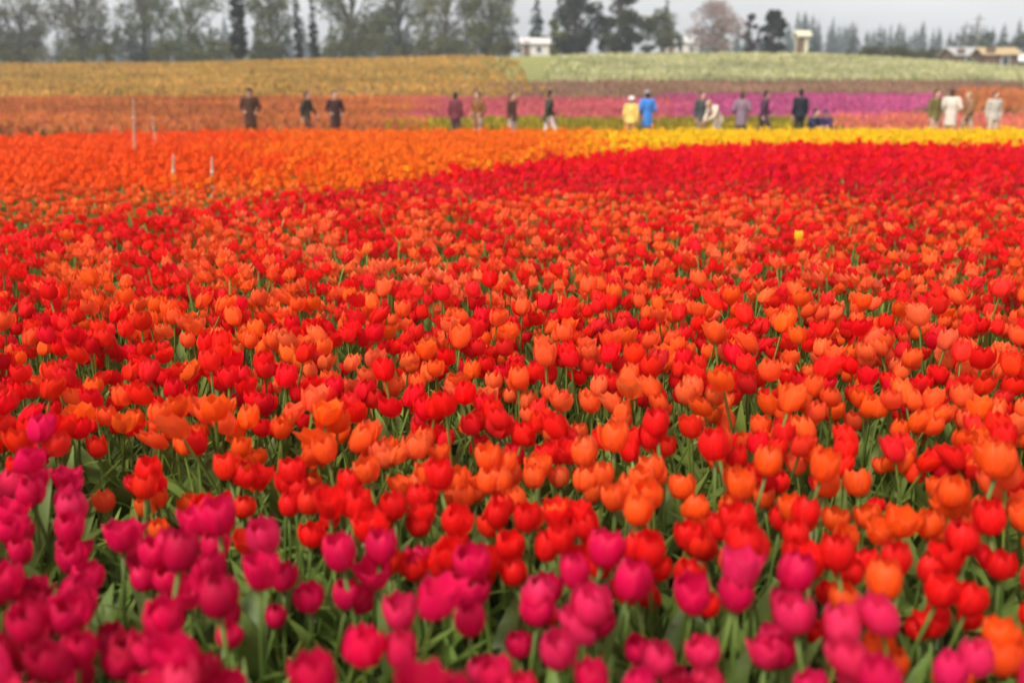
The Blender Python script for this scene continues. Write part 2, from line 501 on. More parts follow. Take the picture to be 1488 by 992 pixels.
# the 300 tulips that show largest are things of their own
dep = Y*math.cos(R(13.75)) + (CAM_H-.42)*math.sin(R(13.75))
u = X/dep*1447; v = (-Y*math.sin(R(13.75)) + (CAM_H-.42)*math.cos(R(13.75)))/dep*1447
vis = (np.abs(u) < 738) & (v < 470) & (v > -496)
dist = np.where(vis, np.sqrt(X**2 + Y**2 + 1.2), 1e9)
hero = np.argsort(dist)[:300]
is_hero = np.zeros(len(X), bool); is_hero[hero] = True

# hero meshes, shared between alike tulips
HP = {}
def hero_petal(cn, var, inner):
    key = (cn, var, inner)
    if key not in HP:
        op = (.0, .14, .34, .72)[var]
        V, Q, t, s = petal_grid(6, 4, .031 if not inner else .028, .068 if not inner else .071, op - .1*inner, .84, .0022, var*1.7+inner)
        tp = dict(T=t, S=s, kind=np.ones(len(V)))
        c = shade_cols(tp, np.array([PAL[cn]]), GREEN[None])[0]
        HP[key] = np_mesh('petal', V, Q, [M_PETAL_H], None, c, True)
    return HP[key]
M_PETAL_H = mat_leafy('petal_near', .45, .5, .18, jitter=.14, bump=.5)
M_GREEN_H = mat_leafy('tulip_green_near', .3, .45, .35, jitter=.25, bump=.3)
HS, HL = [], []
for k in range(4):
    m = MB(); bx, by = random.uniform(-.02, .02), random.uniform(-.02, .02)
    m.tube([(bx*math.sin(math.pi*t), by*math.sin(math.pi*t), STEM_H*1.01*t) for t in (0, .35, .7, 1)], (.0048, .0045, .004, .0045), 5)
    me = m.mesh('stem', M_GREEN_H, True, np.tile(GREEN*1.15, (len(m.V), 1))); HS.append(me)
for k in range(6):
    V, Q, t = leaf_grid(7, 2, random.uniform(.26, .37), random.uniform(.018, .03), R(random.uniform(25, 85)), random.uniform(-1, 1))
    HL.append(np_mesh('leaf', V, Q, [M_GREEN_H], None, GREEN[None]*(.75+.5*t[:, None]), True))
OPEN = ('tightly closed', 'goblet shaped', 'half open', 'wide open')
WHERE = {'magenta': 'magenta', 'deep': 'wine magenta', 'rose': 'rose pink', 'red': 'pure red', 'scarlet': 'scarlet',
         'coral': 'coral orange', 'salmon': 'pale salmon', 'tangerine': 'bright orange', 'yellow': 'golden yellow'}
def hero_tulip(x, y, cn, label, group, var, tall=1.0, nb=None):
    e = empty('tulip', (x, y, float(gz(x, y))), random.uniform(0, 6.28))
    s = min(max(random.gauss(1.12, .12), .8), 1.4)
    kz = min(max(random.gauss(.97, .09), .8), 1.2)
    e.scale = (s, s, s*tall*kz)
    tx, ty = random.gauss(0, .11), random.gauss(0, .11)
    e.rotation_euler = (tx, ty, random.uniform(0, 6.28))
    if nb:
        size = 'tall ' if s*kz > 1.16 else 'short ' if s*kz < .98 else ''
        lean = 'leaning ' if math.hypot(tx, ty) > .12 else ''
        label = f'{size}{lean}{OPEN[var]} {WHERE[cn]} tulip beside a {nb} one, {label}'
    tag(e, label, 'tulip', group)
    link('stem', random.choice(HS), e)
    for k in range(6):
        link('petal', hero_petal(cn, var, k % 2), e, (0, 0, STEM_H), (0, random.gauss(0, .05), k*math.pi/3 + random.gauss(0, .06)))
    for k in range(random.choice((2, 3))):
        link('leaf', random.choice(HL), e, (0, 0, 0), (0, 0, k*2.3 + random.uniform(-.5, .5)))
    return e
for i in hero:
    var = random.choices((0, 1, 2, 3), (3, 4, 3, 2))[0]
    cn = cname[i] if cname[i] in WHERE else 'red'
    dd = (X-X[i])**2 + (Y-Y[i])**2; dd[i] = 9
    nb = WHERE.get(cname[int(np.argmin(dd))], 'red')
    row = 'at bed rim' if front[i] else 'in inner rows'
    hero_tulip(X[i], Y[i], cn, row, f'{WHERE[cn]} tulips of the near rows', var, 1.0, nb)
hero_tulip(2.12, 7.25, 'yellow', 'lone golden yellow tulip standing among the red and coral rows', None, 2, 1.42)
o = bpy.data.objects

near = ~is_hero
def bed(mask, nm, label, lod):
    ob = tulip_mass(nm, A[mask, :2], base[mask], lod, smooth=(lod < 2))
    if ob: tag(ob, label, 'tulips', kind='stuff')
bed(near & front, 'magenta_tulip_bed', 'mass of magenta tulips along the outer rim of the curved bed', 1)
bed(near & ~front & ~crim & (Y < 5.2), 'red_tulip_bed', 'mass of red and coral orange tulips in the outer curved rows', 1)
bed(near & ~front & ~crim & (Y >= 5.2), 'red_tulip_bed', 'mass of red and coral tulips in the inner curved rows up to the crimson band', 2)
bed(near & crim & (Y < 13), 'crimson_tulip_bed', 'near half of the crimson tulip band behind the curved red rows', 2)
bed(near & crim & (Y >= 13), 'crimson_tulip_bed', 'far half of the crimson tulip band along the yellow tulips', 3)

# leaves only where the flowers are thin
def leaf_mass(name, P, label, per=3, col=GREEN, lo=.16, hi=.30):
    Vs, Qs, Cs = [], [], []; b = 0
    tl = [leaf_grid(4, 2, 1, .085, R(q), .5) for q in (25, 45, 65, 85)]
    n = len(P)*per; P = np.repeat(P, per, 0) + rng.normal(0, .03, (n, 2))
    var = rng.integers(0, 4, n); yaw = rng.uniform(0, 6.28, n); L_ = rng.uniform(lo, hi, n); z0 = gz(P[:, 0], P[:, 1])
    for v in range(4):
        V, Q, t = tl[v]; idx = np.where(var == v)[0]
        if len(idx) == 0: continue
        c, s = np.cos(yaw[idx])[:, None], np.sin(yaw[idx])[:, None]; k = L_[idx][:, None]
        W = np.stack([(V[:, 0]*c - V[:, 1]*s)*k + P[idx, 0:1], (V[:, 0]*s + V[:, 1]*c)*k + P[idx, 1:2], V[:, 2]*k + z0[idx][:, None]], -1)
        Qs.append((Q[None] + (np.arange(len(idx))*len(V))[:, None, None] + b).reshape(-1, 4))
        cc = col*rng.uniform(.7, 1.5, (len(idx), 1)) + rng.uniform(0, .05, (len(idx), 1))*np.array([1, .7, 0])
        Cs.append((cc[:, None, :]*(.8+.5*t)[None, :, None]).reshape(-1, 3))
        Vs.append(W.reshape(-1, 3)); b += len(idx)*len(V)
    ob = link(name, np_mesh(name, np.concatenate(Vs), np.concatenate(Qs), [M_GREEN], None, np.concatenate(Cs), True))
    tag(ob, label, 'leaves', kind='stuff')
leaf_mass('tulip_leaves', bareP, 'green tulip leaves in the thin spots between flowers', 4, GREEN*1.15)

# yellow and orange bed behind the red planting, rows along its edge
rows = []
for k in range(178):
    t = k*.16
    x = np.arange(-30, 34, .092) + rng.normal(0, .02, 696)
    y = edge_y(x) + .35 + t + rng.normal(0, .025, 696)
    rows.append(np.stack([x, y], 1))
P = np.concatenate(rows)
P = P[(np.abs(P[:, 0]) < .56*P[:, 1] + 1.5) & (P[:, 1] < 32.6 + .35*np.sin(P[:, 0]*.11)) & (P[:, 1] > 4)]
P = P[rng.uniform(size=len(P)) < .86]
wob = 2.2*(vnoise(P[:, 0]/3, P[:, 1]/3, 41)-.5) + rng.normal(0, .9, len(P))
q = P[:, 0] - .085*P[:, 1] + wob*.9
lft = P[:, 0] + .21*P[:, 1] + wob
near_edge = P[:, 1] - edge_y(P[:, 0])
cl = np.where(q > .6, 'yellow', np.where(q > -1.0, 'amber', np.where(lft > -.6, 'orange', np.where(lft > -3.2, 'tangerine', 'coral')))).astype(object)
cl[(near_edge < 1.3 + .5*wob) & (q > -.6)] = 'amber'
B = np.array([PAL[k] for k in cl])*rng.uniform(.84, 1.04, (len(P), 1))
nearb = P[:, 1] < 12
for msk, lod, nm, lab in ((nearb & (q <= -1.0), 2, 'orange_tulip_bed', 'near slope of orange tulips beside the crimson band'),
                          (~nearb & (q <= -1.0), 3, 'orange_tulip_bed', 'far part of the orange tulip bed before the grass path'),
                          (q > -1.0, 3, 'yellow_tulip_bed', 'bright band of yellow tulips between crimson tulips and grass path')):
    ob = tulip_mass(nm, P[msk], B[msk], lod)
    if ob: tag(ob, lab, 'tulips', kind='stuff')

# ------------------------------------------------------------------ far flower fields (too far to count)
def far_field(name, label, y0, y1, x0, x1, cols, dens, size, h, rowgap, ragged=1.0, slant=0.0, mask=None):
    area = (y1-y0)*(x1-x0)
    n = int(area*dens)
    x = rng.uniform(x0, x1, n)
    k = rng.integers(0, max(1, int((y1-y0)/rowgap)), n)
    y = y0 + (k+.5)*rowgap + rng.normal(0, rowgap*.16, n)
    y = y + slant*x + ragged*(vnoise(x/9, x*0, len(name))-.5)*2
    ok = np.abs(x) < .55*y + 4
    if mask is not None: ok &= mask(x, y)
    x, y = x[ok], y[ok]; n = len(x)
    z = gz(x, y)
    cs = np.array(cols); w = rng.dirichlet(np.ones(len(cs))*.6, n)
    big = vnoise(x/5, y/3, 77)[:, None]
    c = (w@cs)*rng.uniform(.75, 1.15, (n, 1))*(.8+.4*big)
    # each tuft: a green wedge below and a small five-sided head on top
    s = size*rng.uniform(.6, 1.4, n); hh = h*rng.uniform(.75, 1.25, n)
    m = 3; ang = np.arange(m)*2*math.pi/m
    yaw = rng.uniform(0, 6.28, n)[:, None]
    lean = rng.normal(0, .2, (n, 2))
    rings = []
    for (f, zz, dz) in ((.3, 0, 0), (.95, .84, .0), (.6, 1.0, .4)):
        ca, sa = np.cos(ang[None]+yaw), np.sin(ang[None]+yaw)
        rr = (s*f)[:, None]
        rings.append(np.stack([x[:, None] + rr*ca + lean[:, :1]*hh[:, None]*zz, y[:, None] + rr*sa + lean[:, 1:]*hh[:, None]*zz,
                               z[:, None] + (hh*zz + s*dz)[:, None] + 0*ca], -1))
    V = np.stack(rings, 1).reshape(n, 3*m, 3)
    Q = np.array([(i*m+k2, i*m+(k2+1) % m, (i+1)*m+(k2+1) % m, (i+1)*m+k2) for i in range(2) for k2 in range(m)])
    QQ = (Q[None] + (np.arange(n)*3*m)[:, None, None]).reshape(-1, 4)
    mi = np.tile(np.repeat([1, 0], m), n)
    g = GREEN*1.1
    CC = np.zeros((n, 3*m, 3)); CC[:, :m] = g; CC[:, m:] = c[:, None]
    ob = link(name, np_mesh(name, V.reshape(-1, 3), QQ, [M_PETAL, M_GREEN], mi, CC.reshape(-1, 3)))
    return tag(ob, label, 'flower field', kind='stuff')

u_of = lambda x, y: 744 + x/y*1490
far_field('budding_row', 'olive green rows of budding tulips right behind the grass path', 36.8, 44.5, -24, 26,
          [(.42, .32, .02), (.20, .20, .03), (.55, .40, .02)], 26, .055, .40, .42, .4, mask=lambda x, y: (u_of(x, y) > 560) & (u_of(x, y) < 1240 - 90*vnoise(y, x*0, 2)))
far_field('pink_tulip_field', 'dusty pink tulip rows beyond the budding rows', 43.5, 58, -32, 24,
          [(.62, .13, .15), (.70, .20, .16), (.55, .10, .18)], 24, .065, .42, .5, 1.2, mask=lambda x, y: (u_of(x, y) > 560 + 60*vnoise(y, x*0, 4)) & (u_of(x, y) < 1030 - 60*rng.uniform(size=len(x))))
far_field('violet_tulip_field', 'bright magenta violet tulip rows beside the dusty pink rows', 43.5, 60, 6, 34,
          [(.66, .11, .27), (.70, .18, .36), (.48, .06, .24)], 24, .065, .42, .5, 1.2, mask=lambda x, y: (u_of(x, y) > 1010 - 60*rng.uniform(size=len(x))) & (u_of(x, y) < 1300 - 25*(46-y).clip(-9, 9)*.3))
far_field('salmon_tulip_field', 'salmon pink tulip rows at the end of the budding rows', 36.8, 47, 8, 34,
          [(.72, .20, .12), (.66, .16, .15), (.78, .28, .14)], 24, .06, .42, .45, .4, mask=lambda x, y: u_of(x, y) > 1215)
far_field('rust_tulip_field', 'dull rusty orange tulip rows behind the orange bed', 36.8, 60, -44, -2,
          [(.66, .19, .045), (.70, .26, .05), (.52, .20, .05), (.6, .15, .09)], 20, .07, .42, .5, .5, mask=lambda x, y: u_of(x, y) < 590 + 60*vnoise(y, x*0, 4))
far_field('apricot_tulip_field', 'apricot orange tulip rows at the far end of the salmon rows', 50, 66, 20, 50,
          [(.60, .24, .06), (.62, .18, .08)], 14, .07, .4, .55, .5, mask=lambda x, y: u_of(x, y) > 1390)
far_field('golden_field', 'golden ochre daffodil field on the slope below the tall trees', 60, 110, -78, 6,
          [(.66, .36, .07), (.56, .31, .08), (.46, .31, .08)], 5.5, .12, .36, .7, 2.5, mask=lambda x, y: u_of(x, y) < 800 - 1.2*(y-60) - 170*rng.uniform(size=len(x))**1.5)
far_field('pale_daffodil_field', 'pale cream daffodil field curving over the hill', 75, 107, -8, 62,
          [(.62, .58, .32), (.50, .48, .20), (.70, .66, .42), (.30, .32, .10)], 9, .11, .36, .75, 1.2,
          mask=lambda x, y: (u_of(x, y) > 790 + (y-82)*.6 + 160*rng.uniform(size=len(x))**1.5) & (y < 108 - .012*(x-24)**2 + 3))
far_field('fallow_stubble', 'brownish mauve stubble between the pink rows and pale field', 59, 77, -14, 60,
          [(.38, .19, .14), (.32, .22, .09), (.44, .22, .19)], 7, .10, .22, .8, 2.0)

# ------------------------------------------------------------------ trees
def leaf_cloud(centres, radii, n, size, col, jit=.3, flat=.75):
    """n small quads spread through clumps; returns V,Q,C"""
    centres = np.array(centres); radii = np.array(radii)
    w = radii**2; w = w/w.sum()
    k = rng.choice(len(centres), n, p=w)
    d = rng.normal(size=(n, 3)); d /= np.linalg.norm(d, axis=1)[:, None]
    rr = rng.uniform(.35, 1.05, n)**.6
    P = centres[k] + d*(radii[k]*rr)[:, None]*np.array([1, 1, flat])
    a = rng.normal(size=(n, 3)); a /= np.linalg.norm(a, axis=1)[:, None]
    b = np.cross(a, rng.normal(size=(n, 3))); b /= np.linalg.norm(b, axis=1)[:, None]
    s = size*rng.uniform(.5, 1.3, n)[:, None]
    V = np.stack([P - a*s, P + b*s*.55, P + a*s, P - b*s*.55], 1).reshape(-1, 3)
    Q = np.arange(4*n).reshape(-1, 4)
    cl = np.array(col)*rng.uniform(1-jit, 1+jit, (len(centres), 1))
    C = cl[k]*rng.uniform(.75, 1.25, (n, 1))
    return V, Q, np.repeat(C, 4, 0)

def broad_tree(name, label, x, Y, h, w, col, n=2600, size=.26, trunk=.3, clumps=26, group=None, bark=None, low=.3, jit=.3):
    z = float(gz(x, Y)) - .05
    t = empty(name, (x, Y, z)); tag(t, label, 'tree', group)
    m = MB(); th = h*.62; bx, by = random.gauss(0, .04*h), random.gauss(0, .04*h)
    spine = [(0, 0, 0), (bx*.3, by*.3, th*.35), (bx*.8, by*.7, th*.7), (bx, by, th)]
    m.tube(spine, [trunk*h/12, trunk*.75*h/12, trunk*.5*h/12, trunk*.22*h/12], 7)
    cs, rs = [], []
    for k in range(clumps):
        f = random.uniform(low, 1.0)
        a = k*2.4 + random.uniform(-.5, .5)
        prof = math.sin(math.pi*min(1, max(.04, (f-low*.6)/(1.02-low*.6)))**.8)**.7
        rad = w/2*prof*random.uniform(.45, .95)
        c = (bx*f + rad*math.cos(a), by*f + rad*math.sin(a), h*f*.93)
        cs.append(c); rs.append(w*random.uniform(.11, .19))
        sf = min(.95, f*.75)
        p0 = [np.interp(sf, [0, .35, .7, 1], [s[i] for s in spine]) for i in range(3)]
        mid = ((p0[0]+c[0])/2, (p0[1]+c[1])/2, (p0[2]*.6+c[2]*.4))
        m.tube([p0, mid, c], [.09*h/12, .06*h/12, .02], 4, cap=False)
    link('trunk', m.mesh('trunk', bark or M_BARK, True), t)
    V, Q, C = leaf_cloud(cs, rs, n, size, col, jit)
    link('crown', np_mesh('crown', V, Q, [M_LEAF], None, C), t)
    return t

def conifer(name, label, x, Y, h, w, col, layers=16, per=9, group=None, droop=.35, base=.06, full=.7):
    z = float(gz(x, Y)) - .05
    t = empty(name, (x, Y, z), random.uniform(0, 6)); tag(t, label, 'tree', group)
    m = MB(); m.tube([(0, 0, 0), (random.gauss(0, .01*h), 0, h*.55), (0, 0, h*.985)], [.022*h, .013*h, .003*h], 6)
    link('trunk', m.mesh('trunk', M_BARK, True), t)
    V, Q, C = [], [], []
    for i in range(layers):
        f = i/(layers-1)
        zc = h*(base + (1-base)*f*.985)
        rl = w/2*(1-f)**full*random.uniform(.85, 1.12) + .02*w
        for k in range(max(4, int(per*(1-.45*f)))):
            a = random.uniform(0, 6.28); L_ = rl*random.uniform(.6, 1.15)
            c = np.array(col)*random.uniform(.55, 1.4)
            dz = -droop*L_*random.uniform(.6, 1.3); lift = random.uniform(-.02, .02)*h
            wd = L_*.30 + .012*h
            ca, sa = math.cos(a), math.sin(a)
            def P(rad, side, zz): return (rad*ca - side*sa, rad*sa + side*ca, zc + zz + lift)
            b = len(V)
            V += [P(0, -wd*.2, .02*h), P(0, wd*.2, .02*h), P(L_*.55, wd, dz*.35), P(L_*.55, -wd, dz*.35), P(L_*.5, 0, dz*.3 + .025*h), P(L_, wd*.25, dz), P(L_, -wd*.25, dz), P(L_*.8, wd*.9, dz*1.3), P(L_*.8, -wd*.9, dz*1.3)]
            Q += [(b, b+4, b+3, b+3), (b+1, b+2, b+4, b+4), (b, b+1, b+4, b+4), (b+4, b+5, b+6, b+3), (b+4, b+2, b+5, b+5), (b+2, b+7, b+5, b+5), (b+3, b+6, b+8, b+8)]
            C += [c]*9
    link('crown', np_mesh('crown', np.array(V), np.array(Q), [M_LEAF], None, np.array(C)), t)
    return t

OLIVE = (.105, .115, .04); DKG = (.028, .05, .022); MID = (.075, .095, .028); GREY = (.125, .115, .06); BLUE = (.05, .075, .065)
# tall trees on the left skyline (budding, see-through)
L_trees = [(-60, 150, 15, 9, GREY, 'tall grey budding tree at the far end of the golden field'),
           (35, 160, 13, 9, GREY, 'grey twiggy tree next to the tall budding one'),
           (125, 150, 14, 10, (.12, .12, .06), 'broad greyish olive tree behind the golden field'),
           (215, 158, 13, 9, (.10, .11, .05), 'round olive tree between grey trees and dark spire'),
           (285, 148, 12, 8, (.08, .11, .04), 'greener bushy tree just before the tall dark spire'),
           (400, 152, 12.5, 8, OLIVE, 'olive tree between the tall spire and slim pair'),
           (515, 150, 13.5, 9, OLIVE, 'leafy olive tree next to the slim dark pair'),
           (585, 156, 15, 9, (.095, .11, .05), 'very tall olive tree with open crown'),
           (650, 148, 13, 9, (.12, .12, .045), 'yellowish olive tree beside the very tall one'),
           (715, 158, 11.5, 7, (.10, .11, .05), 'small rounded olive tree beside the white shed')]
for (x, Yd, h, w, c, lab) in L_trees:
    broad_tree('olive_tree', lab, px(x, Yd), Yd, h*random.uniform(1.0, 1.3), w*random.uniform(1.0, 1.4), c, 5200, .25, clumps=random.randint(40, 66), low=.06, group='budding trees above the golden field', jit=.35)
for i, x in enumerate((10, 78, 160, 250, 312, 385, 492, 548, 622, 690, 735)):
    Yd = random.uniform(128, 142)
    broad_tree('undergrowth_bush', 'low twiggy olive bush at the foot of the budding trees', px(x, Yd), Yd, random.uniform(1.8, 4.2), random.uniform(4, 8), (.10, .10, .04), 700, .24, clumps=14, low=.08, group='bushes under the budding trees', trunk=.5)
conifer('cypress_tree', 'tall narrow dark cypress above the golden field', px(352, 118), 118, 13, 2.3, (.018, .028, .016), 26, 10, droop=-.5, full=.45)
conifer('cypress_tree', 'slim dark cypress, taller of the close pair', px(437, 122), 122, 9.6, 1.5, (.024, .035, .018), 22, 9, 'slim dark cypress pair', droop=-.5, full=.45)
conifer('cypress_tree', 'slim dark cypress, shorter of the close pair', px(459, 121), 121, 8.2, 1.4, (.024, .035, .018), 20, 9, 'slim dark cypress pair', droop=-.5, full=.45)
# middle group
conifer('fir_tree', 'bluish grey fir beside the white shed', px(780, 185), 185, 11.5, 5, (.06, .085, .07), 16, 9)
broad_tree('evergreen_tree', 'very dark massive evergreen, tallest of the middle group', px(833, 150), 150, 13.0, 7.2, (.022, .036, .018), 7000, .27, clumps=70, low=.04)
broad_tree('yew_tree', 'olive green broad evergreen next to the very dark one', px(893, 152), 152, 11.6, 6.6, (.055, .062, .018), 7000, .27, clumps=70, low=.03)
broad_tree('shrub_tree', 'yellow green bush at the foot of the dark evergreen', px(803, 146), 146, 5.0, 4, (.11, .12, .03), 1600, .22, clumps=16, low=.1)
broad_tree('shrub_tree', 'low dark bush between olive green evergreen and flat olive tree', px(937, 150), 150, 5.2, 3.6, (.035, .05, .02), 1500, .22, clumps=16, low=.1)
broad_tree('orchard_tree', 'low spreading olive tree with flat crown before the pale house', px(958, 158), 158, 6.6, 7.5, (.09, .095, .03), 2600, .24, clumps=24, low=.25)
conifer('fir_tree', 'small pointed fir rising behind the flat olive tree', px(964, 195), 195, 12.2, 4.4, (.05, .065, .04), 14, 9)
broad_tree('blossom_tree', 'wide mauve pink blossoming tree on the hill', px(1038, 150), 150, 7.7, 8.2, (.36, .265, .24), 5200, .17, clumps=40, low=.12, jit=.22)
broad_tree('plum_tree', 'small dark purple leaved tree beside the blossoming one', px(1086, 152), 152, 6.4, 3.0, (.07, .045, .05), 1500, .22, clumps=16, low=.15)
broad_tree('holly_tree', 'dense dark oval evergreen standing alone on the hill', px(1119, 148), 148, 7.0, 3.7, (.014, .028, .018), 3600, .24, clumps=46, low=.01)
# distant line of conifers, hazy
k = 0
for x in np.concatenate([np.arange(1128, 1490, 7.5), np.arange(1000, 1128, 16), np.arange(-20, 740, 22)]):
    Yd = random.uniform(330, 430); xx = x + random.uniform(-5, 5)
    top = np.interp(xx, [0, 740, 1000, 1150, 1250, 1330, 1400, 1488], [40, 30, 40, 30, 36, 44, 44, 46]) + random.gauss(0, 6)
    zt = CAM_H + (142-top)/1534*Yd
    h = zt - float(gz(px(xx, Yd), Yd))
    far = random.random(); wr = random.uniform(.36, .62)
    place = 'behind the budding trees' if xx < 760 else 'behind the blossoming tree' if xx < 1128 else 'of the distant forest line'
    conifer('distant_conifer', f"hazy {'tall' if top < 36 else 'low' if top > 44 else 'middling'} {'slender' if wr < .45 else 'broad' if wr > .54 else 'pointed'} conifer {place}", px(xx, Yd), Yd, h, h*wr,
            (.045+.01*far, .075+.01*far, .06), 15, 12, 'distant forest line', droop=.3, full=.75)
for i, (x, h, w) in enumerate(((1178, 5.6, 4.0), (1270, 7.6, 4.2), (1232, 5.4, 4.4), (1310, 5.2, 4))):
    conifer('spruce_tree', ['short dark spruce beside the lone oval evergreen', 'taller dark spruce in front of the forest line', 'dark green spruce between short and taller one', 'low dark spruce past the taller one'][i],
            px(x, 205), 205, h+2.5, w, (.03, .05, .038), 14, 9, 'dark spruces below the forest line')
for i, (x, Yd, h, w) in enumerate(((1408, 190, 8, 8), (1440, 200, 9.5, 9), (1480, 195, 9.4, 9), (1515, 190, 9, 8))):
    broad_tree('grove_tree', ['smallest round tree of the grey green grove above the barns', 'tallest round tree of the grove above the barns', 'round grove tree over the white roofed barn', 'outer round tree at the end of the grove'][i],
               px(x, Yd), Yd, h, w, (.075, .095, .06), 1900, .32, clumps=20, low=.12, group='grey green grove above the barns')
for i, (x, Yd, h, w) in enumerate(((1255, 128, 1.5, 4.5), (1297, 126, 1.8, 5), (1340, 124, 1.9, 5), (1385, 120, 2.0, 4.5), (1352, 135, 2.3, 5), (1305, 137, 2.2, 5))):
    broad_tree('hedge_shrub', 'low olive brown shrub of the hedge below the forest', px(x, Yd), Yd, h, w, (.075, .072, .028), 900, .2, clumps=14, low=.1, group='hedge shrubs', trunk=.6)

# ------------------------------------------------------------------ buildings
M_WHITE = mat_plain('white_boards', (.62, .56, .52), .7, .08, 2)
M_ROOFG = mat_plain('grey_roof', (.36, .35, .34), .6, .12, 2)
M_ROOFW = mat_plain('white_roof', (.66, .66, .65), .5, .08, 2)
M_ROOFT = mat_plain('tan_roof', (.42, .30, .16), .7, .15, 2)
M_BROWN = mat_plain('brown_boards', (.15, .10, .075), .8, .2, 2)
M_GLASS = mat_plain('window_glass', (.04, .05, .055), .15, .05, 2, .6)
M_CREAM = mat_plain('cream_boards', (.62, .56, .40), .7, .08, 2)
def house(name, label, x, Y, w, d, h, rh, wall, roof, rz=0., wins=2, door=True):
    z = float(gz(x, Y)) - .25
    t = empty(name, (x, Y, z), rz); tag(t, label, 'building')
    m = MB(); m.box((0, 0, h/2), (w, d, h))
    b = len(m.V)
    m.add([(-w/2, -d/2, h), (-w/2, d/2, h), (-w/2, 0, h+rh)], [(0, 2, 1, 1)])
    m.add([(w/2, -d/2, h), (w/2, d/2, h), (w/2, 0, h+rh)], [(0, 1, 2, 2)])
    m.build('wall', wall, t)
    m = MB(); ov = .3; th = .12
    for s in (-1, 1):
        y0, y1 = s*(d/2+ov), 0
        z0, z1 = h - rh*ov/(d/2) + .02, h+rh+.02
        P = [(-w/2-ov, y0, z0), (w/2+ov, y0, z0), (w/2+ov, y1, z1), (-w/2-ov, y1, z1)]
        m.add(P + [(p[0], p[1], p[2]+th) for p in P], [(0, 1, 2, 3), (4, 7, 6, 5), (0, 4, 5, 1), (1, 5, 6, 2), (2, 6, 7, 3), (3, 7, 4, 0)])
    m.build('roof', roof, t)
    for k in range(wins):
        wx = -w/2 + (k+1)*w/(wins+1) + (w*.12 if door else 0)
        m = MB(); m.box((wx, -d/2-.03, h*.58), (.8, .06, .9)); wo_ = m.build('window', M_ROOFW, t)
        m = MB(); m.box((wx, -d/2-.07, h*.58), (.62, .03, .72)); m.build('pane', M_GLASS, wo_)
    if door:
        m = MB(); m.box((-w*.34, -d/2-.03, 1.05+.12), (.9, .06, 2.05)); dd = m.build('door', M_BROWN, t)
        m = MB(); m.box((-w*.34+.32, -d/2-.08, 1.1), (.06, .05, .14)); m.build('handle', M_ROOFG, dd)
    return t
house('garden_shed', 'small white shed with pinkish walls beside the dark evergreens', px(776, 140), 140, 3.6, 3, 1.9, .6, M_WHITE, M_WHITE, .1, 1)
house('farmhouse', 'low pale house behind the flat olive tree', px(988, 170), 170, 5.2, 5, 2.4, 1.1, M_WHITE, M_ROOFW, -.15, 2)
house('field_booth', 'narrow cream booth standing at the top of the pale field', px(1160, 117), 117, 1.1, 1.1, 2.5, .35, M_CREAM, M_CREAM, .1, 0, True)
house('barn', 'long grey roofed barn at the field edge', px(1392, 118), 118, 3.4, 4, 1.5, .8, M_BROWN, M_ROOFG, .05, 2)
house('barn', 'low tan roofed barn beyond the salmon rows', px(1440, 104), 104, 3.2, 3.4, 1.5, .6, M_BROWN, M_ROOFT, -.1, 1)
house('barn', 'brown barn with bright white roof below the grove', px(1466, 150), 150, 5.0, 5, 2.6, 1.0, M_BROWN, M_ROOFW, .2, 2)

# utility poles
M_POLE = mat_plain('pole_wood', (.16, .14, .12), .9, .2, 2)
for x, Yd, h, lab in ((1394, 176, 9.6, 'shorter utility pole with cross arm near the grove'), (1411, 172, 10.6, 'taller utility pole with cross arm near the grove')):
    t = empty('utility_pole', (px(x, Yd), Yd, float(gz(px(x, Yd), Yd)) - .2), .3); tag(t, lab, 'pole', 'utility poles by the grove')
    m = MB(); m.tube([(0, 0, 0), (0, 0, h*.5), (0, 0, h)], [.17, .14, .10], 8); m.build('shaft', M_POLE, t)
    m = MB(); m.box((0, -.12, h-.7), (2.0, .12, .14)); ca = m.build('cross_arm', M_POLE, t)
    for q in (-.85, -.4, .4, .85):
        m = MB(); m.tube([(q, -.12, h-.63), (q, -.12, h-.45)], [.05, .035], 6); m.build('insulator', M_ROOFW, ca)

# pale row stakes in the orange bed
def stake(x, Yd, h, tilt, lab):
    t = empty('row_stake', (px(x, Yd), Yd, float(gz(px(x, Yd), Yd)) - .05)); t.rotation_euler = (0, tilt, 0)
    tag(t, lab, 'stake', 'pale stakes in the orange bed')
    m = MB(); m.tube([(0, 0, 0), (0, 0, h*.5), (0, 0, h)], [.024, .022, .016], 6); m.build('shaft', M_GRAVEL, t)
    m = MB(); m.tube([(0, 0, h-.002), (0, 0, h+.05)], [.016, .003], 6); m.build('pointed_tip', M_GRAVEL, t)
    m = MB(); m.tube([(0, 0, h*.78), (0, 0, h*.78+.03)], [.024, .024], 8); m.build('twine', M_CREAM, t)
stake(186, 20, 1.55, .06, 'tallest pale wooden stake in the orange tulip bed')
stake(236, 13, .86, .09, 'short pale stake close to the crimson band edge')
stake(297, 13.5, .80, .05, 'shortest pale stake in the orange tulip bed')
stake(222, 24, 1.15, -.05, 'medium pale stake behind the short ones')

